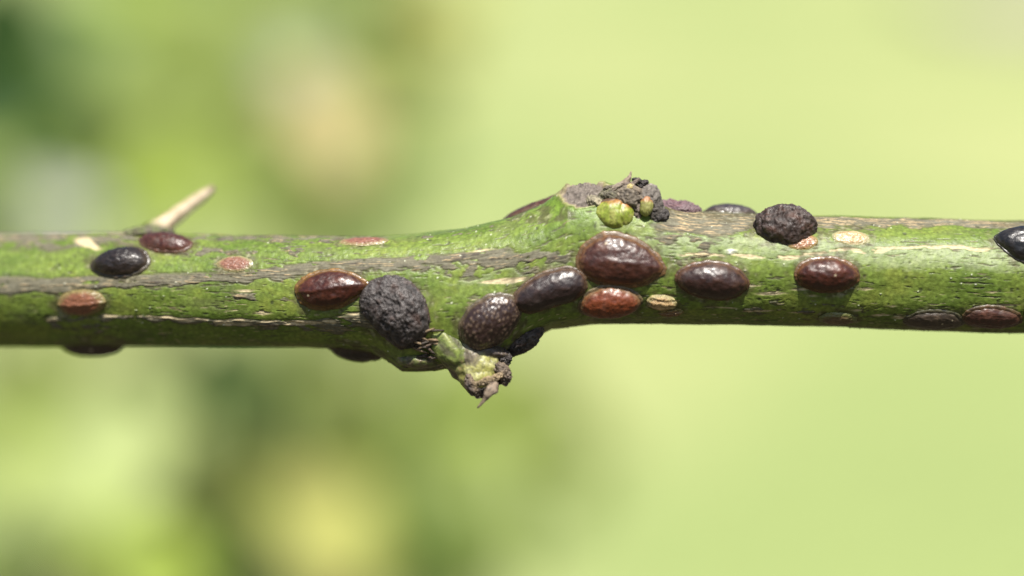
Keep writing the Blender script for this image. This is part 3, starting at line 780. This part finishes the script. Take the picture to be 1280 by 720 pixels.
cf = colr.reshape(-1, 3); cf = cf + (rc - cf) * (rm * sm(-0.35, 0.25, fbm(P3 * 7 + 95, 3)).reshape(-1))[:, None]
c4 = np.ones((len(cf), 4), dtype=np.float32); c4[:, :3] = np.clip(cf, 0.002, 0.95)
bpy.data.objects['stem'].data.attributes['pigment'].data.foreach_set('color', c4.ravel())
# one loose seed-like speck by the lower bud
blob('speck', 546, 418, 6, 3.6, 3, rot=-14, w=0.74, amp=0.05, freq=2, colour=(0.42, 0.25, 0.12), gl=0.5, seed=40, parent=None, nu=20, nv=30)
sp_ = bpy.data.objects['speck']
sp_.matrix_world = FRAME @ sp_.matrix_local
sp_.name = 'seed_speck'; sp_['label'] = 'tiny tan oval speck stuck above the lower green bud'; sp_['category'] = 'speck'

# ------------------------------------------------------------------ background: lawn
GROUND_Z = -55.0
def lawn():
    n = 150
    k = np.linspace(-1, 1, n)
    xs = np.sign(k) * np.abs(k) ** 2.2 * 6000; ys = np.concatenate([np.linspace(-400, 900, 200), np.geomspace(940, 12000, 40)])
    X, Y = np.meshgrid(xs, ys, indexing='ij')
    Z = GROUND_Z + 3.0 * fbm(np.stack([X / 60, Y / 60, 0 * X], -1), 3) * sm(3000, 600, np.hypot(X, Y))
    me = bpy.data.meshes.new('lawn')
    V = np.stack([X, Y, Z], -1).reshape(-1, 3)
    F = grid_faces(n, len(ys), False)
    me.from_pydata(V.tolist(), [], F.tolist())
    me.polygons.foreach_set('use_smooth', np.ones(len(F), dtype=bool))
    m = bpy.data.materials.new('lawn_grass'); m.use_nodes = True
    N, L = m.node_tree.nodes, m.node_tree.links
    p = N['Principled BSDF']; p.inputs['Roughness'].default_value = 0.85; p.inputs['Specular IOR Level'].default_value = 0.15
    tc = N.new('ShaderNodeTexCoord')
    def nz(scale, det):
        t_ = N.new('ShaderNodeTexNoise'); t_.inputs['Scale'].default_value = scale; t_.inputs['Detail'].default_value = det
        L.new(tc.outputs['Object'], t_.inputs['Vector']); return t_
    a = nz(0.016, 4); b = nz(0.5, 5)
    r = N.new('ShaderNodeValToRGB')
    r.color_ramp.elements[0].position = 0.42; r.color_ramp.elements[0].color = (0.216, 0.266, 0.096, 1)
    r.color_ramp.elements[1].position = 0.60; r.color_ramp.elements[1].color = (0.296, 0.320, 0.134, 1)
    L.new(a.outputs['Fac'], r.inputs['Fac'])
    r2 = N.new('ShaderNodeMapRange'); r2.inputs['To Min'].default_value = 0.6; r2.inputs['To Max'].default_value = 1.4
    L.new(b.outputs['Fac'], r2.inputs['Value'])
    mu = N.new('ShaderNodeVectorMath'); mu.operation = 'MULTIPLY'
    L.new(r.outputs['Color'], mu.inputs[0]); L.new(r2.outputs['Result'], mu.inputs[1])
    L.new(mu.outputs['Vector'], p.inputs['Base Color'])
    me.materials.append(m)
    o = bpy.data.objects.new('lawn', me); COL.objects.link(o); o['kind'] = 'structure'
    return o
lawn()
def bounce_blocker():  # unseen dark ground sheet, added to cut light bouncing up onto the twig
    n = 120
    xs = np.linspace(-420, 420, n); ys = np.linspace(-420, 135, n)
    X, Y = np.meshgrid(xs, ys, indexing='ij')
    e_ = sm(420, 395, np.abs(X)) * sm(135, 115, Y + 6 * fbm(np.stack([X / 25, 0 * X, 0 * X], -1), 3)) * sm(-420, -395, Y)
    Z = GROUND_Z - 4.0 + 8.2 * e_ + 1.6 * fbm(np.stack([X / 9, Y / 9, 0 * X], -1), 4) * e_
    me = bpy.data.meshes.new('bounce_blocker'); me.from_pydata(np.stack([X, Y, Z], -1).reshape(-1, 3).tolist(), [], grid_faces(n, n, False).tolist())
    m = bpy.data.materials.new('blocker_dark'); m.use_nodes = True
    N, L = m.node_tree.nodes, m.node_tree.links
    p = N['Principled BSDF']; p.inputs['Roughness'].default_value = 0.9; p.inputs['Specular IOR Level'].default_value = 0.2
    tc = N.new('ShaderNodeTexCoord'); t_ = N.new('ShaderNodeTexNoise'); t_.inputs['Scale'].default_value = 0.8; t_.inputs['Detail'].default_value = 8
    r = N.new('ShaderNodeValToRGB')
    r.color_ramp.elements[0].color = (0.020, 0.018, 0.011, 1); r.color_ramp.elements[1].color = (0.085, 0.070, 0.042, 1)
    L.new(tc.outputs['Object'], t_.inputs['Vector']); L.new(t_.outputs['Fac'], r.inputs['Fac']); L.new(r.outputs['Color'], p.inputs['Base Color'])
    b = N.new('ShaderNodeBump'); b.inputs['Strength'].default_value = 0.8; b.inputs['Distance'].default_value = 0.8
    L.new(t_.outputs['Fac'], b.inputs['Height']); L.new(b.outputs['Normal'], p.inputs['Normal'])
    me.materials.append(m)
    o = bpy.data.objects.new('bounce_blocker', me); COL.objects.link(o); o['kind'] = 'structure'
bounce_blocker()
def garden_path():
    c = np.array([(122, 655), (170, 650), (260, 640), (420, 610), (800, 540)], dtype=float)
    V, F = [], []
    for i_, (x, y) in enumerate(c):
        for k, (o_, z) in enumerate(((-46, -6), (-45, 4.2), (-20, 4.6), (20, 4.6), (45, 4.2), (46, -6))):
            V.append((x, y + o_, GROUND_Z + z))
        if i_:
            for k in range(5): F.append(((i_ - 1) * 6 + k, i_ * 6 + k, i_ * 6 + k + 1, (i_ - 1) * 6 + k + 1))
    F += [(0, 1, 2, 3, 4, 5)]
    me = bpy.data.meshes.new('garden_path'); me.from_pydata(V, [], F)
    m = bpy.data.materials.new('pale_gravel'); m.use_nodes = True
    N, L = m.node_tree.nodes, m.node_tree.links
    p = N['Principled BSDF']; p.inputs['Roughness'].default_value = 0.85
    tc = N.new('ShaderNodeTexCoord'); t_ = N.new('ShaderNodeTexNoise'); t_.inputs['Scale'].default_value = 1.5; t_.inputs['Detail'].default_value = 8
    r = N.new('ShaderNodeValToRGB')
    r.color_ramp.elements[0].color = (0.24, 0.20, 0.19, 1); r.color_ramp.elements[1].color = (0.36, 0.31, 0.29, 1)
    L.new(tc.outputs['Object'], t_.inputs['Vector']); L.new(t_.outputs['Fac'], r.inputs['Fac']); L.new(r.outputs['Color'], p.inputs['Base Color'])
    me.materials.append(m)
    o = bpy.data.objects.new('garden_path', me); COL.objects.link(o); o['kind'] = 'structure'
garden_path()

# ------------------------------------------------------------------ background: leafy shrub, far out of focus
def leaf_material(name, c, rough=0.45, trans=0.35):
    m = bpy.data.materials.new(name); m.use_nodes = True
    N, L = m.node_tree.nodes, m.node_tree.links
    p = N['Principled BSDF']; p.inputs['Roughness'].default_value = rough; p.inputs['Specular IOR Level'].default_value = 0.2
    out = [n for n in N if n.type == 'OUTPUT_MATERIAL'][0]
    tc = N.new('ShaderNodeTexCoord')
    t_ = N.new('ShaderNodeTexNoise'); t_.inputs['Scale'].default_value = 1.2; t_.inputs['Detail'].default_value = 5
    L.new(tc.outputs['Object'], t_.inputs['Vector'])
    r = N.new('ShaderNodeValToRGB')
    r.color_ramp.elements[0].position = 0.3; r.color_ramp.elements[0].color = (*[q * 0.75 for q in c], 1)
    r.color_ramp.elements[1].position = 0.7; r.color_ramp.elements[1].color = (*[q * 1.2 for q in c], 1)
    L.new(t_.outputs['Fac'], r.inputs['Fac']); L.new(r.outputs['Color'], p.inputs['Base Color'])
    tr = N.new('ShaderNodeBsdfTranslucent'); L.new(r.outputs['Color'], tr.inputs['Color'])
    mx = N.new('ShaderNodeMixShader'); mx.inputs['Fac'].default_value = trans
    L.new(p.outputs['BSDF'], mx.inputs[1]); L.new(tr.outputs['BSDF'], mx.inputs[2]); L.new(mx.outputs['Shader'], out.inputs['Surface'])
    return m
LEAF_M = {'gold': leaf_material('leaf_gold', (0.40, 0.40, 0.11)), 'mid': leaf_material('leaf_mid', (0.125, 0.20, 0.042)), 'dark': leaf_material('leaf_dark', (0.045, 0.095, 0.024)),
          'lime': leaf_material('leaf_lime', (0.30, 0.39, 0.055)), 'pale': leaf_material('leaf_pale', (0.35, 0.42, 0.15)),
          'silver': leaf_material('leaf_silver', (0.36, 0.38, 0.32), 0.35), 'tan': leaf_material('leaf_tan', (0.50, 0.42, 0.20), 0.6), 'olive': leaf_material('leaf_olive', (0.19, 0.245, 0.055))}
def leaf_mesh(mat):
    n = 9
    u = np.linspace(0, 1, n); hw = 0.36 * np.sin(np.pi * u ** 0.8) ** 0.8 + 0.004
    V, F = [], []
    for i in range(n):
        zc = -0.25 * (u[i] - 0.5) ** 2
        for s_ in (-1, -0.5, 0, 0.5, 1):
            V.append((s_ * hw[i], u[i] - 0.5, zc + 0.10 * abs(s_)))
    for i in range(n - 1):
        for j in range(4):
            F.append((i * 5 + j, i * 5 + j + 1, (i + 1) * 5 + j + 1, (i + 1) * 5 + j))
    me = bpy.data.meshes.new('leaf'); me.from_pydata(V, [], F)
    me.polygons.foreach_set('use_smooth', np.ones(len(F), dtype=bool))
    me.materials.append(mat); return me
LEAF_ME = {k: leaf_mesh(v) for k, v in LEAF_M.items()}
M_TWIG = leaf_material('twig_wood', (0.16, 0.14, 0.07), 0.8, 0.0)

def tube_mesh(name, pts, r0, r1, parent):
    pts = np.array(pts, dtype=float); n = len(pts)
    T = np.gradient(pts, axis=0); T /= np.linalg.norm(T, axis=1)[:, None]
    A = np.cross(T, np.array([0.3, 1.0, 0.1])); A /= np.linalg.norm(A, axis=1)[:, None]; B = np.cross(T, A)
    ph = np.linspace(0, 2 * math.pi, 8, endpoint=False); r = np.linspace(r0, r1, n)
    V = pts[:, None] + (A[:, None] * np.cos(ph)[None, :, None] + B[:, None] * np.sin(ph)[None, :, None]) * r[:, None, None]
    me = bpy.data.meshes.new(name); me.from_pydata(V.reshape(-1, 3).tolist(), [], grid_faces(n, 8, True).tolist())
    me.materials.append(M_TWIG)
    o = bpy.data.objects.new(name, me); COL.objects.link(o); o.parent = parent
    return o

def shrub(label, foot, leaves, cat='shrub', name='shrub'):
    """leaves: (px, py, distance behind the branch, size px, tint, pitch of the blade, spin)"""
    root = bpy.data.objects.new(name, None); COL.objects.link(root)
    root.location = foot; root['label'] = label; root['category'] = cat; root['group'] = 'garden plants far out of focus'
    for k, (px, py, dist, size, tint, pit, spin) in enumerate(leaves):
        c = lift(px, py, -dist)
        wpos = np.array(FRAME @ Vector(c)) - np.array(foot)
        L_ = size / 100 * (CAM_D + dist) / CAM_D
        o = bpy.data.objects.new('leaf', LEAF_ME[tint]); COL.objects.link(o); o.parent = root
        o.matrix_local = (Matrix.Translation(Vector(wpos)) @ Matrix.Rotation(math.radians(pit), 4, 'X') @ Matrix.Rotation(math.radians(rl.uniform(-15, 15)), 4, 'Y')
                          @ Matrix.Rotation(math.radians(spin), 4, 'Z') @ Matrix.Diagonal((L_ * 1.2, L_, L_, 1)))
        if k % 9 == 0:
            mid = wpos * 0.55 + np.array([rl.uniform(-3, 3), rl.uniform(-3, 3), 0]); 
            q = np.linspace(0, 1, 9)[:, None]
            base = np.array([rl.uniform(-2, 2), rl.uniform(-2, 2), -0.5])
            pts = base * (1 - q) ** 2 + 2 * q * (1 - q) * np.array([mid[0] * 0.6, mid[1] * 0.6, mid[2]]) + q ** 2 * wpos
            tube_mesh('twig', pts, 0.5, 0.12, root)
    return root

rl = random.Random(21)
L1 = [(5, 20, 60, 150, 'dark', 85, 10), (-10, 110, 60, 180, 'dark', 80, 60), (85, 190, 55, 80, 'dark', 85, 60), (95, 180, 62, 90, 'dark', 85, -30), (60, 255, 48, 85, 'silver', 40, 40), (110, 262, 50, 60, 'silver', 45, 120),
      (95, 40, 75, 150, 'mid', 50, 20), (200, 60, 75, 190, 'olive', 45, 70), (170, 130, 70, 150, 'olive', 50, 120), (215, 215, 65, 120, 'lime', 65, 45), (165, 240, 60, 90, 'lime', 60, 10),
      (285, 45, 80, 160, 'olive', 45, 100), (290, 235, 70, 120, 'olive', 45, 10), (260, 150, 75, 130, 'olive', 45, 60), (20, 185, 70, 90, 'mid', 50, 10), (60, 110, 75, 140, 'mid', 60, 10), (40, 180, 66, 80, 'lime', 60, 10)]
L2 = [(385, 130, 60, 95, 'tan', 50, 90), (410, 155, 58, 120, 'tan', 50, 90), (432, 195, 55, 80, 'tan', 45, -30), (365, 80, 72, 80, 'silver', 60, 60), (470, 130, 90, 90, 'olive', 60, 10), (490, 230, 85, 110, 'olive', 60, 60), (480, 275, 60, 80, 'mid', 75, 100), (340, 255, 70, 120, 'olive', 60, 10), (310, 180, 80, 110, 'olive', 50, 10), (535, 30, 100, 120, 'gold', 35, 90), (530, 90, 100, 100, 'gold', 35, 20), (550, -20, 100, 100, 'gold', 35, 60)]
L3 = [(275, 455, 36, 90, 'dark', 88, 80), (290, 500, 45, 80, 'dark', 88, 20), (315, 470, 55, 90, 'dark', 85, 30), (40, 470, 60, 130, 'olive', 65, 30), (160, 480, 70, 130, 'olive', 60, 80), (110, 590, 50, 200, 'pale', 35, 40), (150, 540, 60, 140, 'pale', 35, 100), (60, 640, 58, 130, 'pale', 35, 100), (30, 560, 65, 130, 'lime', 45, 10), (190, 690, 48, 100, 'lime', 35, 70), (215, 730, 48, 120, 'lime', 35, 20), (110, 690, 60, 140, 'lime', 40, 20),
      (-5, 690, 60, 100, 'mid', 75, 10), (285, 700, 52, 100, 'dark', 85, 60), (275, 640, 56, 80, 'olive', 80, 60), (225, 510, 70, 130, 'pale', 45, 110), (300, 560, 78, 130, 'olive', 45, 40), (400, 650, 60, 150, 'gold', 40, 60), (430, 700, 65, 120, 'gold', 40, 20), (360, 620, 66, 100, 'gold', 40, 20), (430, 520, 75, 110, 'olive', 75, 135), (365, 480, 80, 110, 'olive', 50, 20), (480, 580, 75, 100, 'olive', 75, 45), (500, 650, 75, 100, 'mid', 75, 45),
      (575, 595, 70, 140, 'olive', 45, 50), (600, 540, 80, 100, 'lime', 45, 50), (550, 480, 95, 130, 'olive', 60, 10), (590, 710, 75, 110, 'olive', 60, 70), (520, 700, 75, 110, 'mid', 70, 20), (690, 530, 85, 110, 'olive', 75, 135), (650, 475, 90, 100, 'olive', 75, 100), (740, 580, 95, 90, 'olive', 65, 140), (700, 640, 95, 90, 'olive', 60, 140)]
def fill(n, x0, x1, y0, y1, tints):
    return [(rl.uniform(x0, x1), rl.uniform(y0, y1), rl.uniform(90, 135), rl.uniform(80, 130), rl.choice(tints), rl.uniform(40, 75), rl.uniform(0, 180)) for _ in range(n)]
def foot(px, dist):
    q = np.array(FRAME @ Vector(lift(px, 700, -dist))); return (q[0], q[1], GROUND_Z - 0.5)
shrub('blurred dark green shrub at the upper left behind the thorn', foot(120, 90), L1 + fill(55, -160, 330, -80, 310, ['olive', 'mid', 'mid', 'mid', 'lime']))
shrub('blurred plant with a withered tan leaf above the twig, left of the middle', foot(400, 90), L2 + fill(34, 300, 505, -60, 310, ['olive', 'mid', 'olive']))
shrub('blurred sunlit yellow green plant below the left half of the twig', foot(250, 80), L3 + fill(20, -160, 250, 430, 800, ['lime', 'pale', 'pale', 'olive']) + fill(24, 240, 450, 430, 800, ['mid', 'olive', 'olive']) + fill(26, 440, 640, 470, 800, ['olive', 'mid', 'olive']))
